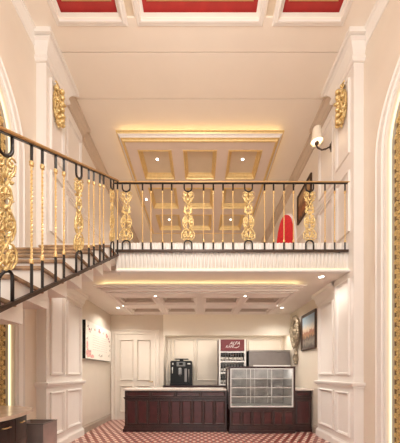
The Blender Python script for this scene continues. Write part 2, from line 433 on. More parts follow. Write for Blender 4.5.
# ------------------------------------------------------------------ gilded ceiling tray over the gallery
def tray(idx, label, X, Y0, Y1_, zlip, zb, ztop, inner, holes, depth, mats, gold):
    plate, cof, led = mats
    mb = MB(); holed(mb, -X + inner, X - inner, Y0 + inner, Y1_ - inner, holes, zb)
    for h in holes: coffer_sides(mb, h, zb, depth)
    o = mb.build('trim_%d' % idx, plate, recalc=False); struct(o, label, 'ceiling tray')
    R = rect(-X, X, Y0, Y1_); H = zlip - zb; f = XYZ; w = inner
    b1 = [(w * .95, ztop), (w * .95, zlip), (0, zlip), (0, zlip - H * .22), (w * .12, zlip - H * .25), (w * .2, zlip - H * .4)]
    b2 = [(w * .2, zlip - H * .4), (w * .42, zlip - H * .5), (w * .6, zlip - H * .72)]
    b3 = [(w * .6, zlip - H * .72), (w * .6, zlip - H * .82), (w * .8, zlip - H * .86), (w * .88, zlip - H * 1.1), (w * 1.05, zlip - H * 1.1), (w * 1.12, zb)]
    if not gold:
        b1 = b1[:3] + [(0, zlip - .025), (.035, zlip - .03), (.04, zlip - .012), (.05, zlip - .012), (.05, zlip - .045)]
        b2 = [(.05, zlip - .045), (.085, zlip - .05), (.09, zlip - .03), (.105, zlip - .03)]
        b3 = [(.105, zlip - .03), (.105, zlip - .08), (.15, zlip - .085), (.155, zlip - .06), (.17, zlip - .06), (.17, zb - .012), (.2, zb - .012), (.21, zb)]
    MB().sweep(R, b1, True, f).build('lip_molding', 'gold_paint' if gold else 'soffit', o)
    MB().sweep(R, b2, True, f).build('cove_band', 'trim' if gold else 'soffit', o)
    MB().sweep(R, b3, True, f).build('inner_molding', 'gold_paint' if gold else 'soffit', o)
    MB().sweep(R, [(w * .6, zlip + .002), (w * .75, zlip + .002), (w * .75, zlip + .014), (w * .6, zlip + .014), (w * .6, zlip + .002)], True, f).build('led_strip', led, o)
    for x0, x1, y0, y1 in holes:
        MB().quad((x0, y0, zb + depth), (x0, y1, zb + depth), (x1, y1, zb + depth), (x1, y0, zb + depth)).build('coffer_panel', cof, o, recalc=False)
        mm = MB()
        if gold:
            mm.sweep(rect(x0, x1, y0, y1), [(-.012, 0), (-.012, .012), (.012, .016), (.02, 0), (.03, -depth * .4), (.045, -depth * .45), (.055, -depth * .75), (.075, -depth * .85), (.08, -depth)], True, on_ceiling(zb))
            mm.build('gold_frame', 'gold_paint', o)
        else:
            mm.sweep(rect(x0, x1, y0, y1), [(-.03, 0), (-.03, .012), (-.008, .016), (-.004, -.03), (.03, -.035)], True, on_ceiling(zb))
            MB().sweep(rect(x0, x1, y0, y1), [(.03, -.035), (.034, -.075), (.04, -.06), (.075, -.065), (.08, -.13), (.03, -.135), (.0, -.15)], True, on_ceiling(zb)).build('coffer_step', 'step_shaded', o)
            mm.build('coffer_frame', 'soffit', o)
    return o
up_h = [(x0, x0 + .75, y0, y0 + .83) for y0 in (5.68, 6.83, 7.98) for x0 in (-1.41, -.375, .66)]
tray(9, 'gilded coffered ceiling tray above the upper gallery', 1.8, 5.33, 9.15, ZC - .1, 6.38, ZC, .13, up_h, .10, ('tray', 'coffer', 'led'), True)

# lower ceiling over the bar
mb = MB().box(-XW, XS, 4.2, 4.66, ZL, ZL + .06).box(XS, XW, 4.16, 4.66, ZL, ZL + .06).box(-XW, XW, 6.4, YB + .1, ZL, ZL + .06).box(-XW, -1.78, 4.66, 6.4, ZL, ZL + .06).box(1.78, XW, 4.66, 6.4, ZL, ZL + .06)
o = mb.build('ceiling', 'soffit'); struct(o, 'cream lower ceiling under the balcony', 'ceiling')
lo_h = [(x0, x0 + .70, y0, y0 + .5) for y0 in (4.96, 5.76) for x0 in (-1.66, -.80, .10, .96)]
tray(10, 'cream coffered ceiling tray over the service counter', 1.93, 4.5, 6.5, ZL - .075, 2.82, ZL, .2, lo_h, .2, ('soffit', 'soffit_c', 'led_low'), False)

# ------------------------------------------------------------------ balcony edge
mb = MB(); x = XS + .035; pitch = .06
mb.box(XS, T1, 4.13, 4.16, 3.0, ZU + .012)
while x < T1 - .02:
    mb.tube([(x, 4.128, 3.0), (x, 4.128, ZU + .008)], .021, 8); x += pitch
o = mb.build('trim_11', 'trim'); struct(o, 'white fluted fascia along the balcony edge', 'trim')
mb = MB(); prof = [(0, 2.96), (.075, 2.96), (.085, 2.968), (.085, 2.992), (.075, 3.0), (0, 3.0)]
mb.sweep([(T1, 4.14), (XS, 4.14)], [(o_, h) for o_, h in prof], False, lambda a, b, h: (a, 2 * 4.14 - b if b > 4.14 else b, h))
mb.build('ledge', 'white', o)
MB().box(XS + .02, T1 - .02, 4.066, 4.078, 3.0, 3.012).build('led_strip', 'led_soft', o)
# landing edge beside the stair
MB().box(XS - .005, XS + .03, 4.10, 4.2, 2.96, ZU).build('end_block', 'trim', o)

# ------------------------------------------------------------------ staircase
RISE, RUN = ZU / 17, .323
def T(k): return ZU - RISE * k
def Yb(k): return 4.215 - .323 * (k - 1)
st = empty('staircase', (-1.95, -1.0, 0), 'cream folded staircase with brown marble treads climbing along the left wall', 'staircase')
mb = MB(); off = Vector((1.95, 1.0, 0)); XL = -T1 + .0
def obox(m, x0, x1, y0, y1, z0, z1, bev=0): m.box(x0 + off.x, x1 + off.x, y0 + off.y, y1 + off.y, z0, z1, bev)
prof = []
for k in range(1, 17):
    y1 = Yb(k); y0 = Yb(k + 1); zb = max(T(k) - .14, 0.001); zt = T(k) - .03
    xw = -XN + .004 if y1 < YP else -T1 + .004
    obox(mb, xw, XS - .015, y0 - .0, y1, zb, zt)                       # tread plate
    obox(mb, xw, XS - .015, y1 - .1, y1, zt, T(k - 1) - .03 if k > 1 else ZU - .002)   # riser above its back edge
y0 = Yb(17); obox(mb, -XN + .004, XS - .015, y0 - .1, y0, 0.001, T(16) - .03)
mb.build('flight', 'trim', st)
for k in range(1, 17):
    t = MB(); xw = -XN + .004 if Yb(k) < YP else -T1 + .004
    obox(t, xw, XS + .012, Yb(k + 1) - .13, Yb(k) - .1, T(k) - .03, T(k), .004); t.build('tread', 'marble_brown', st)

# ------------------------------------------------------------------ railings
def spiral(cx, cz, r0, r1, a0, turns, n=18):
    return [(cx + (r0 + (r1 - r0) * i / n) * math.cos(a0 + turns * 2 * PI * i / n), cz + (r0 + (r1 - r0) * i / n) * math.sin(a0 + turns * 2 * PI * i / n)) for i in range(n + 1)]
def scroll_mesh(H, W, shear=0.):
    """acanthus scroll panel, local: x along the rail, z up from 0 to H"""
    mb = MB(); mp = lambda a, b, d=0.: (a, d, b + shear * a)
    def curve(pts, r): 
        k = len(pts); mb.tube([mp(a, b) for a, b in pts], [r * (.55 + .45 * math.sin(PI * min(1, .15 + i / k))) for i in range(k)], 6)
    def both(pts, r):
        curve(pts, r); curve([(-a, b) for a, b in pts], r)
    def leaf(a, b, ang, L, w):
        pts = [(0, 0, .3), (.3, .0, 1), (.65, .02, .8), (1, .1, .05)]
        ca, sa = math.cos(ang), math.sin(ang)
        for sg in ((1, -1)):
            mb.tube([mp(sg * (a + L * (u * ca - v * sa)), b + L * (u * sa + v * ca), .004) for u, v, _ in pts], [w * q for *_, q in pts], 6)
    w = W / 2; r = .0085
    both(spiral(w * .55, H * .93, w * .5, w * .1, PI * .1, 1.3), r)                     # top volutes
    both([(w * 1.02, H * .92), (w * .9, H * .86), (w * .45, H * .80), (w * .12, H * .74)], r)
    leaf(.0, H * .80, 1.2, .1, .013); leaf(.0, H * .73, .9, .075, .011)
    both([(w * .1, H * .74), (w * .5, H * .70), (w * .62, H * .63), (w * .35, H * .57), (w * .12, H * .53)], r)
    both(spiral(w * .32, H * .64, w * .34, w * .08, PI * 1.2, -1.2), r * .8)
    for fq in (1, -1):                                                                 # long vines weaving up both sides
        curve([(fq * w * (.42 + .26 * math.sin(PI * 7 * i / 40)), H * (.02 + .95 * i / 40)) for i in range(41)], r * .85)
    mb.ell((0, .0, H * .55), (.018, .018, .022), fn=lambda x, y, z: mp(x, z, y))
    mb.ell((0, .0, H * .69), (.014, .016, .03), fn=lambda x, y, z: mp(x, z, y))
    both([(w * .1, H * .53), (w * .55, H * .50), (w * .9, H * .43), (w * .95, H * .34), (w * .7, H * .27), (w * .3, H * .24)], r * 1.1)
    both(spiral(w * .5, H * .40, w * .46, w * .08, PI * .5, -1.5), r)
    leaf(.0, H * .42, .8, .085, .013); leaf(.01, H * .3, .2, .08, .012); leaf(.005, H * .36, 1.3, .1, .012)
    both([(w * .2, H * .25), (w * .75, H * .22), (w * 1.12, H * .15), (w * 1.12, H * .07), (w * .7, H * .02), (w * .2, H * .015)], r * 1.1)
    both(spiral(w * .6, H * .12, w * .5, w * .1, PI * .3, 1.4), r)
    leaf(.0, H * .06, 1.1, .1, .013); leaf(.012, H * .16, .4, .06, .011); leaf(.015, H * .1, -.3, .07, .011)
    mb.ell((0, .0, H * .22), (.02, .018, .025), fn=lambda x, y, z: mp(x, z, y))
    mb.ell((0, .0, H * .03), (.022, .016, .02), fn=lambda x, y, z: mp(x, z, y))
    for i in range(44):                                                                  # small curled leaves filling the panel
        b = H * (.03 + .94 * i / 43); leaf(w * random.uniform(.05, .55), b, random.uniform(-1.2, 1.6), random.uniform(.03, .05), random.uniform(.007, .011))
    return mb
def u_pts(w, h, up, shear=0., n=8):
    """U with rounded end: legs start at z=0 and the bow is at +h (up) or -h"""
    rr = w * .92; s = 1 if up else -1; P = [(-w, 0)]
    for i in range(n + 1):
        t = PI / 2 * i / n; P.append((-w + rr * (1 - math.cos(t)), s * (h - rr + rr * math.sin(t))))
    P += [(-a, b) for a, b in P[::-1]]
    return [(a, 0, b + shear * a) for a, b in P]

def baluster(parent, Hh, lo, up):
    """a baluster with gold twisted rod and collars; local z 0..Hh"""
    q = .0135; b = MB().tube([(0, 0, z) for z in (0, lo, lo + .001, Hh - up - .001, Hh - up, Hh)], [q, q, .004, .004, q, q], 4).build('baluster', 'black', parent)
    n = 70; z0, z1 = lo - .01, Hh - up + .01
    MB().tube([(0, 0, z0 + (z1 - z0) * i / n) for i in range(n + 1)], .0088, 4, twist=.55).build('twisted_rod', 'gold', b)
    for z in (lo, Hh - up):
        MB().lathe([(0, z - .022), (.012, z - .022), (.0175, z - .012), (.013, z - .004), (.019, z + .006), (.013, z + .018), (0, z + .018)], n=10).build('collar', 'gold', b)
    return b
def rail_prof(w, h): return [(-w, 0), (-w, h * .6), (-w * .6, h), (w * .6, h), (w, h * .6), (w, 0), (-w, 0)]

# balcony railing
RB, RT = 3.29, 4.44
br = empty('balcony_railing', (.5, YR, RB), 'straight gold and black railing with scroll panels along the balcony edge', 'railing')
MB().box(XS - .01 - .5, T1 - .02 - .5, -.014, .014, 0, .038).build('bottom_rail', 'bronze', br)
MB().sweep([(XS - .03 - .5, 0), (T1 - .005 - .5, 0)], [(o_, RT - RB - .026 + h) for o_, h in rail_prof(.022, .026)], False, XYZ).build('handrail', 'rail_gold', br)
MB().box(XS - .03 - .5, T1 - .005 - .5, -.014, .014, RT - RB - .033, RT - RB - .027).build('rail_core', 'black', br)
for x in (XS + .4, 0.3, 1.3, T1 - .15):
    MB().box(x - .5 - .012, x - .5 + .012, .01, .035, .005, .033).build('wall_bracket', 'bronze', br)
Hb = RT - RB - .033 - .038
b0 = None
for x in (142.5, 151, 162.6, 171.7, 203.6, 213.3, 223, 233, 264.5, 273.6, 284, 293.5, 325, 334.7, 345):
    if b0 is None: b0 = baluster(br, Hb, .14, .14); o = b0
    else: o = copy_tree(b0, br)
    o.location = ((x - 200) * YR / 250 - .5, 0, .038)
p0 = None
def u_and_scroll(parent, H, W, shear, lo, up):
    p = scroll_mesh(H - lo - up + .02, W, shear).build('scroll_panel', 'gold_relief', parent)
    for (z, upw, h) in ((-lo + .01, True, lo), (H - lo + .01, False, up)):
        MB().tube([(a, b_, c + z) for a, b_, c in u_pts(.062, h, upw, shear)], .012, 8).build('iron_loop', 'black', p)
    return p
for x in (126.2, 188, 248.5, 309.7):
    if p0 is None: p0 = u_and_scroll(br, Hb, .185, 0, .15, .13); o = p0
    else: o = copy_tree(p0, br)
    o.location = ((x - 200) * YR / 250 - .5, 0, .038 + .15 - .01)

# stair railing: built along local x, then turned so that local +x runs up the flight
SL = .628; RBS, RTS = 3.225, 4.475
YS0, YS1 = .62, YR
def zbar(y): return RBS + SL * (y - YR)
def zrail(y): return RTS + SL * (y - YR)
xr = XS + .036
sr = empty('stair_railing', (xr, 2.4, zbar(2.4)), 'sloping gold and black railing with scroll panels up the left staircase', 'railing', rz=PI / 2)
def slope_bar(y0, y1, z, w, h0, h1):
    m = MB(); a0, a1 = y0 - 2.4, y1 - 2.4
    m.hexa([(a0, -w, SL * a0 + z + h0), (a1, -w, SL * a1 + z + h0), (a1, w, SL * a1 + z + h0), (a0, w, SL * a0 + z + h0)],
           [(a0, -w, SL * a0 + z + h1), (a1, -w, SL * a1 + z + h1), (a1, w, SL * a1 + z + h1), (a0, w, SL * a0 + z + h1)])
    return m
HH = RTS - RBS
slope_bar(YS0, YS1 - .016, 0, .014, .004, .038).build('bottom_rail', 'bronze', sr)
slope_bar(YS0 - .05, YS1 - .027, HH, .015, -.045, -.036).build('rail_core', 'black', sr)
m = slope_bar(YS0 - .05, YS1 - .027, HH, .022, -.036, -.008); bmesh.ops.bevel(m.bm, geom=list(m.bm.edges), offset=.008, segments=2, affect='EDGES')
m.build('handrail', 'rail_gold', sr)
Hs = HH - .045 - .04 + .01
b0 = None
for y in (.68, .82, .98, 1.12, 1.98, 2.115, 2.31, 2.45, 3.0, 3.14, 3.33, 3.46, 4.045):
    if b0 is None: b0 = baluster(sr, Hs, .25, .15); o = b0
    else: o = copy_tree(b0, sr)
    o.location = (y - 2.4, 0, SL * (y - 2.4) + .035)
p0 = None
for y in (1.36, 1.715, 2.755, 3.80):
    if y == 1.36: continue
    if p0 is None: p0 = u_and_scroll(sr, Hs, .185, SL, .23, .15); o = p0
    else: o = copy_tree(p0, sr)
    o.location = (y - 2.4, 0, SL * (y - 2.4) + .035 + .22)
for k in (4, 7, 10):
    y = Yb(k) - .2; MB().box(y - 2.4 - .012, y - 2.4 + .012, .012, .020, SL * (y - 2.4), SL * (y - 2.4) + .03).build('wall_bracket', 'bronze', sr)

# ------------------------------------------------------------------ gold pilaster ornaments
def ornament(s, label):
    e = empty('wall_ornament', (s * T1, 4.22, 5.5), label, 'wall ornament', 'gold pilaster ornaments')
    mb = MB(); mp = lambda a, b, h: (-s * h * 1.5, a * 1.35, b)
    def tb(pts, r): mb.tube([mp(a, b, h) for a, b, h in pts], r, 6)
    mb.ell((0, .32, .02), (.085, .27, .03), 12, 8, fn=mp)
    for i in range(26):
        t = random.uniform(0, 1); a = random.uniform(-1, 1) * .09 * (.5 + .5 * math.sin(PI * t)); b = .02 + .6 * t
        mb.ell((a, b, .035 + .025 * random.random()), (random.uniform(.014, .03), random.uniform(.018, .04), .03), 7, 5, fn=mp)
    for sg in (1, -1):
        for (cz, r, a0, tn) in ((.57, .05, PI * .2, 1.3), (.40, .055, PI * 1.4, -1.3), (.22, .06, PI * .5, -1.4), (.09, .045, PI * 1.2, 1.2)):
            tb([(sg * (.05 + a), cz + b, .05) for a, b in spiral(0, 0, r, r * .2, a0, tn)], .012)
        tb([(sg * .02, .64, .03), (sg * .06, .5, .06), (sg * .03, .36, .07), (sg * .08, .2, .06), (sg * .02, .0, .03)], .014)
    for i in range(6):
        mb.ell((0, .06 + .1 * i, .075), (.028, .04, .03), 8, 6, fn=mp)
    tb([(0, .02, .03), (.0, -.05, .03)], [.02, .004])
    mb.build('carved_relief', 'gold_relief', e)
    return e
ornament(-1, 'gold carved ornament high on the left pilaster')
ornament(1, 'gold carved ornament high on the right pilaster')

# ------------------------------------------------------------------ sconce on the right pilaster
sc = empty('wall_sconce', (T1, 4.72, 5.6), 'frosted bell wall sconce on dark bronze arm, upper right pilaster', 'wall lamp')
sx = T2 - T1
mp = lambda x, y, z: (sx - z, y * 1., x * 1.9)
MB().lathe([(0, 0), (.055, 0), (.055, .012), (.04, .02), (.02, .045), (0, .05)], n=16, fn=mp).build('backplate', 'bronze', sc)
arm = [(sx - .03, 0, 0), (-.06, 0, -.05), (-.14, 0, -.07), (-.215, 0, -.03), (-.235, 0, .0), (-.235, 0, .05)]
MB().tube(arm, .013, 8).build('arm', 'bronze', sc)
SH = [(r_ * 1.15, z_ * 1.1 - .09) for r_, z_ in [(.045, .40), (.06, .39), (.068, .34), (.075, .26), (.09, .19), (.105, .14), (.104, .135), (.086, .19), (.070, .26), (.062, .33), (.05, .37), (.03, .375)]]
MB().lathe(SH, -.235, 0, 24).build('lamp_shade', 'shade', sc)
MB().lathe([(0, .02), (.03, .03), (.038, .06), (.025, .1), (0, .1)], -.235, 0, 12).build('cup', 'bronze', sc)
MB().ell((-.235, 0, .19), (.035, .035, .055), 12, 8).build('bulb', 'bulb', sc)

# ------------------------------------------------------------------ downlights
DL = []
def downlight(x, y, z, label, group, r=.03):
    e = empty('downlight', (x, y, z), label, 'downlight', group)
    MB().lathe([(r * 1.5, 0), (r * 1.5, -.006), (r * 1.1, -.008), (r, 0)], n=18).build('trim_ring', 'white', e)
    MB().lathe([(0, -.002), (r, -.002)], n=18).build('lens', 'lens', e)
    DL.append((x, y, z))
zz = 6.38 + .10
downlight(-1.03, 6.03, zz, 'small downlight in the front left gilded coffer', 'gallery downlights')
downlight(1.03, 6.03, zz, 'small downlight in the front right gilded coffer', 'gallery downlights')
downlight(-1.03, 8.38, zz, 'small downlight in the back left gilded coffer', 'gallery downlights')
downlight(1.03, 8.38, zz, 'small downlight in the back right gilded coffer', 'gallery downlights')
downlight(-1.56, 7.27, 6.38, 'small downlight on the left border of the gilded tray', 'gallery downlights', .03)
for x, y, lab in ((-.87, 4.87, 'downlight on front tray edge, left of the counter ceiling beam'), (.88, 4.87, 'downlight on front tray edge, right of the middle coffers'),
                  (-.87, 6.33, 'downlight at back of lower tray, left of the middle coffers'), (.88, 6.33, 'downlight at back of lower tray, right of the middle coffers'),
                  (-1.72, 5.56, 'downlight on left border strip of the lower tray'), (1.73, 5.56, 'downlight on right border strip of the lower tray')):
    downlight(x, y, 2.82, lab, 'lower tray downlights', .026)
downlight(-2.08, 6.35, ZL, 'downlight in the lower ceiling near the back left corner', 'lower ceiling downlights', .04)
downlight(2.08, 6.35, ZL, 'downlight in the lower ceiling near the back right corner', 'lower ceiling downlights', .04)
downlight(-2.10, 4.36, ZL, 'downlight under the stair landing beside the left pilaster', 'lower ceiling downlights', .045)
downlight(2.10, 4.33, ZL, 'downlight under the balcony edge beside the right pilaster', 'lower ceiling downlights', .045)

# ------------------------------------------------------------------ door
d = struct(MB().box(-2.39, -1.30, YB - .012, YB, .0, 2.42).build('door_1', 'door'), 'cream panelled door left of the counter', 'door')
mb = MB(); f = on_back(YB - .012)
for a0, a1 in ((-2.28, -1.90), (-1.79, -1.41)):
    frame(mb, f, a0, a1, 1.12, 2.28, .9); frame(mb, f, a0, a1, .22, .98, .9)
mb.build('door_panel', 'door', d)
f = on_back(YB)
MB().sweep([(-1.30, 0), (-1.30, 2.42), (-2.39, 2.42), (-2.39, 0)], [(0, 0), (0, .03), (-.03, .035), (-.05, .02), (-.09, .022), (-.12, .04), (-.14, .03), (-.14, 0)], False, f).build('door_frame', 'door', d)
m = MB().lathe([(.02, 0), (.02, .012), (.008, .02), (.008, .045)], n=12, fn=lambda x, y, z: (-1.36 + x, YB - .012 - z, 1.08 + y)); m.tube([(-1.36, YB - .055, 1.08), (-1.46, YB - .055, 1.08)], .008, 8)
m.build('door_handle', 'gold', d)

# ------------------------------------------------------------------ service counter
def panel_front(parent, x0, x1, yf, z0, z1, name):
    m = MB(); m.box(x0, x1, yf - .012, yf + .006, z0, z1, .003)
    return m.build(name, 'cherry', parent)
def framed_panel(parent, x0, x1, yf, z0, z1):
    p = MB().box(x0 + .028, x1 - .028, yf - .006, yf + .004, z0 + .028, z1 - .028, .002).build('front_panel', 'cherry', parent)
    m = MB(); m.sweep(rect(x0, x1, z0, z1), [(0, 0), (0, .014), (.012, .018), (.026, .010), (.03, 0)], True, on_back(yf)); m.build('panel_molding', 'dark_wood', p)
    return p
def counter(name, x0, x1, yf, depth, h, npan, label, nf, plinth=.11, ledge=True):
    e = empty(name, ((x0 + x1) / 2, yf, 0), label, 'counter'); X0, X1 = x0 - e.location.x, x1 - e.location.x
    MB().box(X0, X1, 0, depth, .0, h).build('body', 'dark_wood', e)
    pl = MB(); sidew = .03
    pl.box(X0 - sidew, X1, -.045, depth, 0, plinth * .6, .004); pl.box(X0 - sidew * .6, X1, -.03, depth, plinth * .6, plinth, .006)
    pl.box(X0 - sidew * .3, X1, -.015, depth, plinth, plinth + .03, .004); pl.build('plinth', 'dark_wood', e)
    zt = h - .175
    if ledge:
        MB().box(X0 - .022, X1, -.03, depth, zt, zt + .028, .006).box(X0 - .01, X1, -.015, depth, zt - .022, zt, .004).build('ledge', 'dark_wood', e)
        w = (X1 - X0 - .04) / nf
        for i in range(nf): framed_panel(e, X0 + .02 + w * i + .012, X0 + .02 + w * (i + 1) - .012, 0, zt + .042, h - .02)
        top = zt - .04
    else: top = h - .03
    w = (X1 - X0 - .05) / npan
    for i in range(npan): framed_panel(e, X0 + .025 + w * i + .014, X0 + .025 + w * (i + 1) - .014, 0, plinth + .055, top)
    return e
CY, CH = 5.65, .925
counter('service_counter', -1.70, .60, CY, .6, CH, 9, 'long dark cherry panelled counter left of the glass case', 4)
o = MB().box(-1.735, .60, CY - .035, CY + .63, CH + .001, CH + .036, .006).build('countertop', 'counter_top'); tag(o, 'long beige stone countertop left of the glass case', 'countertop')
counter('service_counter', 2.13, XW - .035, CY, .6, CH, 1, 'short dark cherry counter between glass case and right wall', 1)
o = MB().box(2.12, XW - .005, CY - .035, CY + .63, CH + .001, CH + .036, .006).build('countertop', 'counter_top'); tag(o, 'short beige stone countertop between glass case and right wall', 'countertop')
DY = 5.5
counter('display_cabinet', .66, 2.085, DY, .72, .52, 6, 'dark cherry base cabinet under the glass display case', 1, .12, False)

# glass display case
dc = empty('display_case', (1.3625, DY, .522), 'glass cake display case with white shelves in a dark frame', 'display case')
x0, x1, dz0, dz1, dd = -.735, .735, 0, .945, .68
fr = MB()
fr.box(x0, x1, 0, dd, 0, .045, .004).box(x0, x1, 0, dd, dz1 - .04, dz1, .004)
for a in (x0, x1 - .04): fr.box(a, a + .04, 0, .04, .045, dz1 - .04); fr.box(a, a + .04, dd - .04, dd, .045, dz1 - .04)
fr.build('case_frame', 'dark_wood', dc)
MB().sweep(rect(x0 + .042, x1 - .042, .047, dz1 - .042), [(0, 0), (0, .012), (.022, .012), (.022, 0)], True, lambda a, b, h: (a, .02 - h, b)).build('white_edging', 'white', dc)
for sg, a in ((1, x0 + .042), (-1, x1 - .054)): MB().box(a, a + .012, .045, dd - .045, .047, dz1 - .042).build('side_panel', 'white', dc)
MB().box(x0 + .055, x1 - .055, .05, dd - .05, .047, .065).build('case_floor', 'white', dc)
for z in (.27, .47, .67):
    s_ = MB().box(x0 + .055, x1 - .055, .06, dd - .06, z, z + .006).build('glass_shelf', 'glass', dc)
    MB().box(x0 + .055, x1 - .055, .045, .06, z - .004, z + .014).build('shelf_edge', 'white', s_)
MB().box(x0 + .064, x1 - .064, .024, .030, .07, dz1 - .065).build('glass_pane', 'glass', dc)
MB().box(x0 + .055, x1 - .055, dd - .036, dd - .026, .066, dz1 - .042).build('back_panel', 'case_back', dc)
for a in (-.22, -.02, .30): MB().box(a - .006, a + .006, dd - .05, dd - .037, .047, dz1 - .042).build('rear_mullion', 'white', dc)
for a in (x0 + .5, x1 - .5): MB().box(a - .008, a + .008, .064, .08, .07, dz1 - .045).build('shelf_upright', 'white', dc)

# back counter in the niche
bc = empty('back_counter', (.75, 6.9, 0), 'dark back counter in the bar niche behind the coffee machine', 'counter')
MB().box(-1.77, 1.79, .02, .69, 0, .92).build('body', 'dark_wood', bc)
for i in range(6): MB().box(-1.75 + .59 * i, -1.75 + .59 * i + .56, 0, .022, .1, .88, .004).build('cabinet_door', 'cherry', bc)
o = MB().box(-1.03, XW - .005, 6.88, 7.615, .922, .975, .005).build('countertop', 'dark_wood'); tag(o, 'dark worktop in the bar niche under coffee machine', 'countertop')
ZK = .976

# coffee machine
cm = empty('coffee_machine', (-.535, 7.1, ZK), 'large black bean-to-cup coffee machine on the back counter', 'coffee machine')
MB().box(-.31, .31, .0, .46, .03, .70, .02).build('body', 'plastic', cm)
MB().box(-.32, .32, -.05, .46, 0, .06, .01).build('drip_tray', 'plastic', cm)
MB().box(-.13, .12, -.012, .0, .54, .67, .006).build('control_panel', 'plastic_grey', cm)
MB().box(-.06, .05, -.018, -.010, .575, .645, .003).build('screen', 'plastic', cm)
m = MB().lathe([(0, .30), (.05, .30), (.055, .33), (.05, .48), (.03, .5), (0, .5)], -.03, -.02, 16); m.tube([(-.045, -.04, .31), (-.045, -.04, .26)], .008, 6); m.tube([(-.015, -.04, .31), (-.015, -.04, .26)], .008, 6)
m.build('dispensing_spout', 'plastic_grey', cm)
MB().box(.09, .17, -.02, .0, .1, .48, .012).build('milk_container', 'steel_dark', cm)
MB().tube([(.22, -.025, .08), (.22, -.025, .46)], .012, 8).build('steam_pipe', 'steel', cm)
MB().tube([(-.245, -.02, .34), (-.245, -.02, .52)], .010, 8).build('handle', 'white', cm)
MB().box(-.25, -.22, -.006, .0, .59, .64).build('badge', 'white', cm); MB().box(.18, .26, -.006, .0, .60, .63).build('badge', 'white', cm)
MB().box(-.20, .20, .05, .4, .745, .765, .006).box(-.05, .05, .1, .3, .70, .745).build('bean_lid', 'plastic', cm)

# merchandiser rack with bottles
mr = empty('bottle_rack', (.915, 7.05, ZK), 'tall bottle rack with maroon lettered header beside the grey oven', 'rack')
W2 = .385; HT = 1.30
for a in (-W2, W2 - .05): MB().box(a, a + .05, 0, .05, 0, HT, .004).build('post', 'white', mr)
for a in (-W2 - .012, W2): MB().box(a, a + .012, .0, .42, 0, HT).build('side_panel', 'bronze', mr)
MB().box(-W2, W2, .41, .42, 0, HT).build('back_panel', 'white', mr)
hd = MB().box(-W2 + .05, W2 - .05, .005, .03, .98, HT).build('header_sign', 'maroon', mr)
MB().box(-W2, W2, .03, .41, HT - .02, HT).build('top_panel', 'bronze', mr)
SHZ = (.03, .36, .68)
for z in SHZ: MB().box(-W2 + .05, W2 - .05, .03, .41, z - .02, z).box(-W2 + .05, W2 - .05, .01, .03, z - .025, z + .02).build('shelf', 'white', mr)
MB().box(-W2 + .05, W2 - .05, .02, .035, .93, .965).build('price_strip', 'white', mr)
def text_mesh(txt, size, shear, name, m, parent, loc):
    cu = bpy.data.curves.new(name, 'FONT'); cu.body = txt; cu.size = size; cu.shear = shear; cu.extrude = .002; cu.align_x = 'CENTER'
    t = bpy.data.objects.new('t', cu); C.objects.link(t)
    dg = bpy.context.evaluated_depsgraph_get(); dg.update()
    me = bpy.data.meshes.new_from_object(t.evaluated_get(dg)); bpy.data.objects.remove(t); bpy.data.curves.remove(cu)
    me.materials.clear(); me.materials.append(M[m])
    o = bpy.data.objects.new(name, me); C.objects.link(o); o.parent = parent; o.location = loc; o.rotation_euler = (PI / 2, 0, 0)
    return o
text_mesh('ALFA', .125, .4, 'lettering', 'white', hd, (.06, .003, 1.155))
text_mesh('KAFE', .10, .4, 'lettering', 'white', hd, (-.08, .003, 1.065))
MB().tube([(.05, .002, 1.075), (.10, .002, 1.065), (.16, .002, 1.085), (.20, .002, 1.125)], [.004, .009, .009, .004], 6).build('flourish', 'white', hd)
proto = None
for r, (z, n, hh) in enumerate(((.682, 9, .25), (.362, 8, .25), (.032, 8, .25))):
    for i in range(n):
        x = -W2 + .05 + (2 * W2 - .1) * (i + .5) / n
        if proto is None:
            proto = MB().lathe([(0, 0), (.03, 0), (.032, .01), (.032, .15), (.012, .19), (.012, .235), (.014, .24), (0, .24)], n=12).build('bottle', 'bottle')
            MB().lathe([(.0325, .05), (.0325, .12)], n=12).build('paper_label', 'label', proto); b = proto
        else: b = copy_tree(proto)
        b.location = (.915 + x, 7.05 + .1, ZK + z)
        row = ('upper', 'middle', 'bottom')[r]
        tag(b, 'dark bottle with pale label on the %s shelf of the maroon headed rack' % row, 'bottle', 'bottles on the %s rack shelf' % row)

# grey steel oven on the back counter
ov = empty('countertop_oven', (1.93, 6.92, ZK), 'wide grey steel oven on the back counter right of the bottle rack', 'oven')
MB().box(-.57, .57, .02, .6, .0, .98, .008).build('body', 'steel', ov)
MB().box(-.56, .56, .0, .02, .56, .93, .004).build('oven_door', 'steel_dark', ov)
MB().box(-.57, .57, -.012, .6, .94, .985, .006).build('top_edge', 'steel', ov)
MB().box(-.585, -.571, .01, .5, .1, .96).build('side_vent', 'plastic', ov)
MB().box(-.46, .56, -.06, .02, .49, .565, .006).build('lower_tray', 'white', ov)

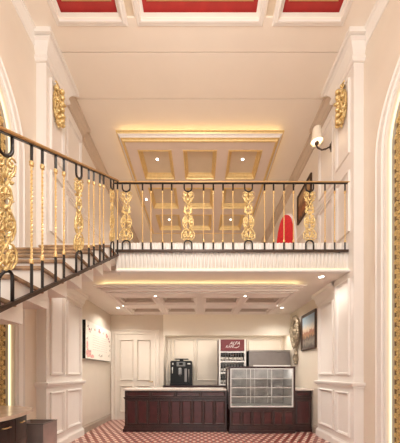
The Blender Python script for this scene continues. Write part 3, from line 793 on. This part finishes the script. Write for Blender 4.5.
# ------------------------------------------------------------------ wall pictures
def wall_pic(s, name, y0, y1, z0, z1, fw, m, fm, label, cat, th=.04, X=XW):
    e = empty(name, (s * X, (y0 + y1) / 2, z0), label, cat); cy = (y0 + y1) / 2; fn = lambda a, b, h: (-s * h, a - cy, b - z0)
    mb = MB(); mb.sweep(rect(y0, y1, z0, z1), [(0, 0), (0, th), (fw * .3, th + .008), (fw * .7, th - .006), (fw, th - .015), (fw, 0)], True, fn); mb.build('picture_frame', fm, e)
    m_ = MB(); hh = th - .022
    m_.hexa([fn(y0 + fw * .8, z0 + fw * .8, 0.002), fn(y1 - fw * .8, z0 + fw * .8, 0.002), fn(y1 - fw * .8, z1 - fw * .8, 0.002), fn(y0 + fw * .8, z1 - fw * .8, 0.002)],
            [fn(y0 + fw * .8, z0 + fw * .8, hh), fn(y1 - fw * .8, z0 + fw * .8, hh), fn(y1 - fw * .8, z1 - fw * .8, hh), fn(y0 + fw * .8, z1 - fw * .8, hh)])
    m_.build('painting', m, e); return e
wall_pic(1, 'framed_picture', 5.45, 6.23, 1.87, 2.73, .06, 'town', 'bronze', 'dark framed painting of a waterside town on lower right wall', 'picture')
wall_pic(1, 'framed_picture', 5.68, 6.48, 5.15, 5.88, .06, 'autumn', 'bronze', 'dark framed brown painting on the upper right gallery wall', 'picture')

# printed board on the left wall
lb = empty('printed_board', (-XW, 6.18, 1.64), 'white floral printed board on the lower left wall', 'board')
MB().box(.002, .07, -.77, .77, 0, .84, .004).build('board_body', 'plastic', lb)
MB().box(.07, .078, -.765, .765, .004, .836).build('printed_face', 'canvas', lb)
fx = .0785
def dab(m, y, z, ry, rz, k=9):
    c = [(fx, y + ry * math.cos(2 * PI * j / k) * random.uniform(.7, 1.15), z + rz * math.sin(2 * PI * j / k) * random.uniform(.7, 1.15)) for j in range(k)]
    m.hexa(c, [(fx + .002, b, c_) for _, b, c_ in c])
for q_ in ((-.62, .12, .14, .11), (-.70, .30, .05, .1), (-.45, .06, .1, .045), (.45, .66, .08, .05), (-.05, .70, .06, .04)):
    m = MB(); dab(m, *q_); m.build('pink_flower', 'pink', lb)
m = MB(); 
for y, z in ((-.05, .74), (.0, .69), (.42, .70), (.5, .66), (.56, .6), (-.6, .66), (.62, .54)): dab(m, y, z, .035, .03)
m.build('rose_flower', 'rose', lb)
m = MB()
for y, z in ((-.66, .72), (-.55, .62), (-.5, .68), (-.3, .70), (.2, .70), (-.68, .2), (-.55, .18), (-.05, .12), (.05, .10), (.12, .12), (.6, .15), (.66, .3), (-.7, .45), (.66, .42)):
    m.tube([(fx + .001, y - .04, z - .02), (fx + .001, y, z + .015), (fx + .001, y + .045, z + .03)], .006, 5); m.tube([(fx + .001, y, z + .01), (fx + .001, y + .02, z - .03)], .005, 5)
for r in range(7):
    z = .56 - .055 * r; y = -.42
    while y < .46:
        w = random.uniform(.03, .1)
        if abs(y) > .03: m.tube([(fx, y, z), (fx, min(y + w, .46), z)], .0035, 4)
        y += w + .03
m.build('grey_print', 'ink', lb)

# antique carved oval wall ornament, right wall
an = empty('carved_wall_clock', (XW, 6.56, 1.55), 'antique gold carved oval wall ornament with hanging drop beside the painting', 'wall ornament')
mp = lambda a, b, h: (-h, a, b)
m = MB(); ring = [(.24 * math.cos(2 * PI * i / 28), .84 + .36 * math.sin(2 * PI * i / 28)) for i in range(28)]
m.tube([mp(a, b, .05) for a, b in ring], .045, 8, closed=True)
for i in range(44):
    t = 2 * PI * i / 44; q = random.uniform(.9, 1.15)
    m.ell((.25 * q * math.cos(t), .84 + .37 * q * math.sin(t), .07), (.035, .04, .035), 7, 5, fn=mp)
for sg in (1, -1):
    m.tube([mp(sg * (.05 + a), 1.22 + b, .06) for a, b in spiral(0, 0, .06, .01, 0, 1.4)], .016, 6)
    m.tube([mp(sg * (.06 + a), .46 + b, .06) for a, b in spiral(0, 0, .07, .01, PI, -1.4)], .016, 6)
m.build('oval_frame', 'antique', an)
m = MB().ell((0, .84, .015), (.22, .34, .03), 20, 8, fn=mp)
for i in range(30):
    t = random.uniform(0, 2 * PI); q = random.uniform(0, .75); m.ell((.2 * q * math.cos(t), .84 + .32 * q * math.sin(t), .045), (.03, .04, .03), 6, 5, fn=mp)
m.build('oval_field', 'antique', an)
m = MB(); m.tube([mp(0, .42, .03), mp(0, .3, .03)], .02, 6)
for i in range(22):
    t = random.random(); m.ell((random.uniform(-1, 1) * .11 * math.sin(PI * (t * .85 + .1)), .02 + .36 * t, .045), (.035, .04, .035), 7, 5, fn=mp)
m.ell((0, .2, .03), (.10, .17, .035), 12, 8, fn=mp)
m.build('drop', 'antique', an)

# ------------------------------------------------------------------ red high-back chair on the gallery
ch = empty('armchair', (1.93, 5.62, ZU), 'bright red arch-backed chair with pale edge on the gallery', 'chair', rz=math.radians(-72))
def arch_slab(w, h0, h1, y0, y1):
    q = w * 2.2
    pts = [(-w, h0)] + [(-w * math.cos(PI * i / 16), h1 - q + q * math.sin(PI * i / 16)) for i in range(17)] + [(w, h0)]
    return MB().hexa([(a, y0, b) for a, b in pts], [(a, y1, b) for a, b in pts])
arch_slab(.30, .30, 1.44, -.0, .05).build('back_shell', 'white', ch)
arch_slab(.272, .42, 1.40, -.05, .0).build('back_cushion', 'red_velvet', ch)
MB().box(-.3, .3, -.55, .0, .30, .36, .01).build('seat_frame', 'white', ch)
MB().box(-.28, .28, -.55, -.05, .36, .46, .03).build('seat', 'red_velvet', ch)
for a in (-.27, .27):
    for b in (-.52, -.0): MB().tube([(a, b, .31), (a * 1.02, b, .0)], [.025, .014], 8).build('leg', 'gold', ch)

# ------------------------------------------------------------------ curved console and bin at the left
cs = empty('console_cabinet', (-XN, 2.36, 0), 'dark curved-front console with pale marble top under the stair', 'cabinet')
OUT = [(.06, .77), (.33, .77), (.68, .52), (.735, .36), (.785, .18), (.81, 0)]
def bow2(i): p = [(max(.06, a - i), max(0, b - i * .8)) for a, b in OUT]; return [(a, -b) for a, b in p] + p[-2::-1]
def bow(w, d0, d1, n=14): return [(0.06, -w)] + [(d0 + (d1 - d0) * math.cos(PI * (i / n - .5)) , -w + 2 * w * i / n) for i in range(n + 1)] + [(0.06, w)]
def slab(p, z0, z1): return MB().hexa([(a, b, z0) for a, b in p], [(a, b, z1) for a, b in p])
slab(bow2(.05), .08, .865).build('body', 'espresso', cs)
slab(bow2(.09), .0, .08).build('plinth', 'espresso', cs)
slab(bow2(0), .868, .905).build('marble_top', 'marble_light', cs)
for i, (b0, b1) in enumerate(((-.46, -.16), (-.15, .15), (.16, .46))):
    def xf(b): return .762 - .14 * (abs(b) / .48) ** 1.35
    n = 6; bs = [b0 + (b1 - b0) * j / n for j in range(n + 1)]
    dr = MB().hexa([(xf(b) - .01, b, .62) for b in bs] + [(xf(b) + .012, b, .62) for b in bs[::-1]], [(xf(b) - .01, b, .84) for b in bs] + [(xf(b) + .012, b, .84) for b in bs[::-1]]).build('drawer', 'espresso', cs)
    bm_ = (b0 + b1) / 2
    MB().tube([(xf(bm_ - .045) + .008, bm_ - .045, .79), (xf(bm_ - .04) + .03, bm_ - .04, .79), (xf(bm_ + .04) + .03, bm_ + .04, .79), (xf(bm_ + .045) + .008, bm_ + .045, .79)], .006, 8).build('handle', 'gold', dr)
    MB().hexa([(xf(b) - .01, b, .12) for b in bs] + [(xf(b) + .010, b, .12) for b in bs[::-1]], [(xf(b) - .01, b, .60) for b in bs] + [(xf(b) + .010, b, .60) for b in bs[::-1]]).build('cabinet_door', 'espresso', cs)
bn = empty('waste_bin', (-2.2, 3.36, 0), 'square open-topped metal bin beside the left pilaster', 'bin')
m = MB(); w, l, h, t = .19, .155, .65, .012
m.box(-w, w, -l, -l + t, 0, h).box(-w, w, l - t, l, 0, h).box(-w, -w + t, -l + t, l - t, 0, h).box(w - t, w, -l + t, l - t, 0, h).box(-w + t, w - t, -l + t, l - t, .01, .03)
m.build('bin_body', 'bin_metal', bn)
MB().sweep(rect(-w, w, -l, l), [(-.003, h), (-.003, h + .012), (t + .003, h + .012), (t + .003, h)], True, XYZ).build('rim', 'steel', bn)
m = MB(); m.box(-w + t, w - t, -l + t, l - t, .5, .51); m.build('inner_bag', 'plastic', bn)

# ------------------------------------------------------------------ lights
def spot(x, y, z, W, ang=110, blend=.8, col=(1, .94, .86), r=.04):
    l = bpy.data.lights.new('downlight_lamp', 'SPOT'); l.energy = W; l.spot_size = math.radians(ang); l.spot_blend = blend; l.color = col; l.shadow_soft_size = r
    o = bpy.data.objects.new('downlight_lamp', l); C.objects.link(o); o.location = (x, y, z - .02); return o
for x, y, z in DL: spot(x, y, z, 40 if z > 4 else ((5 if x < 0 else 11) if y < 4.5 else 36), 110 if z > 4 else 150)
def lamp(name, x, y, z, W, r, col=(1, .955, .90)):
    l = bpy.data.lights.new(name, 'POINT'); l.energy = W; l.color = col; l.shadow_soft_size = r
    o = bpy.data.objects.new(name, l); C.objects.link(o); o.location = (x, y, z); return o
lamp('hall_fill_lamp', 0, 2.1, 4.9, 72, .3)      # unseen point lamps added out of view to fill the hall
lamp('hall_fill_lamp', 0, -1.6, 4.6, 60, .35)
nl = bpy.data.lights.new('niche_fill_lamp', 'AREA'); nl.shape = 'RECTANGLE'; nl.size = 3.4; nl.size_y = .03; nl.energy = 14; nl.color = (1, .94, .86)
o = bpy.data.objects.new('niche_fill_lamp', nl); C.objects.link(o); o.location = (.75, 7.2, 2.436)      # hidden light added behind the bulkhead lip to brighten the niche
dl = bpy.data.lights.new('case_fill_lamp', 'AREA'); dl.shape = 'RECTANGLE'; dl.size = 1.3; dl.size_y = .02; dl.energy = 2.5; dl.color = (1, .96, .9)
o = bpy.data.objects.new('case_fill_lamp', dl); C.objects.link(o); o.location = (1.3625, DY + .08, .522 + dz1 - .046); o.rotation_euler = (math.radians(35), 0, 0)      # unseen light added behind the top rail to brighten the case
pl = bpy.data.lights.new('sconce_lamp', 'POINT'); pl.energy = 3; pl.color = (1, .75, .45); pl.shadow_soft_size = .05
o = bpy.data.objects.new('sconce_lamp', pl); C.objects.link(o); o.location = (T1 - .235, 4.72, 5.6 + .17)
# world light as fill: unseen hall end left open behind the camera
w = bpy.data.worlds.new('World'); S.world = w; w.use_nodes = True
bg = w.node_tree.nodes['Background']; bg.inputs[0].default_value = (1., .975, .95, 1); bg.inputs[1].default_value = 1.35
po = bpy.data.lights.new('open_end_portal', 'AREA'); po.shape = 'RECTANGLE'; po.size = 5.2; po.size_y = ZC; po.cycles.is_portal = True
o = bpy.data.objects.new('open_end_portal', po); C.objects.link(o); o.location = (0, YF, ZC / 2); o.rotation_euler = (PI / 2, 0, 0)

# ------------------------------------------------------------------ camera
cam = bpy.data.cameras.new('camera'); cam.sensor_fit = 'HORIZONTAL'; cam.sensor_width = 36; cam.lens = 36 * 250 / 400
cam.shift_y = (374 - 221.5) / 400; cam.clip_start = .05
co = bpy.data.objects.new('camera', cam); C.objects.link(co); co.location = (0, 0, 1.3); co.rotation_euler = (PI / 2, 0, 0)
S.camera = co
vs = S.view_settings; vs.view_transform = 'Standard'; vs.look = 'None'; vs.gamma = 1; vs.exposure = .72
S.cycles.use_denoising = True; S.cycles.max_bounces = 10; S.cycles.diffuse_bounces = 6; S.cycles.sample_clamp_indirect = 6
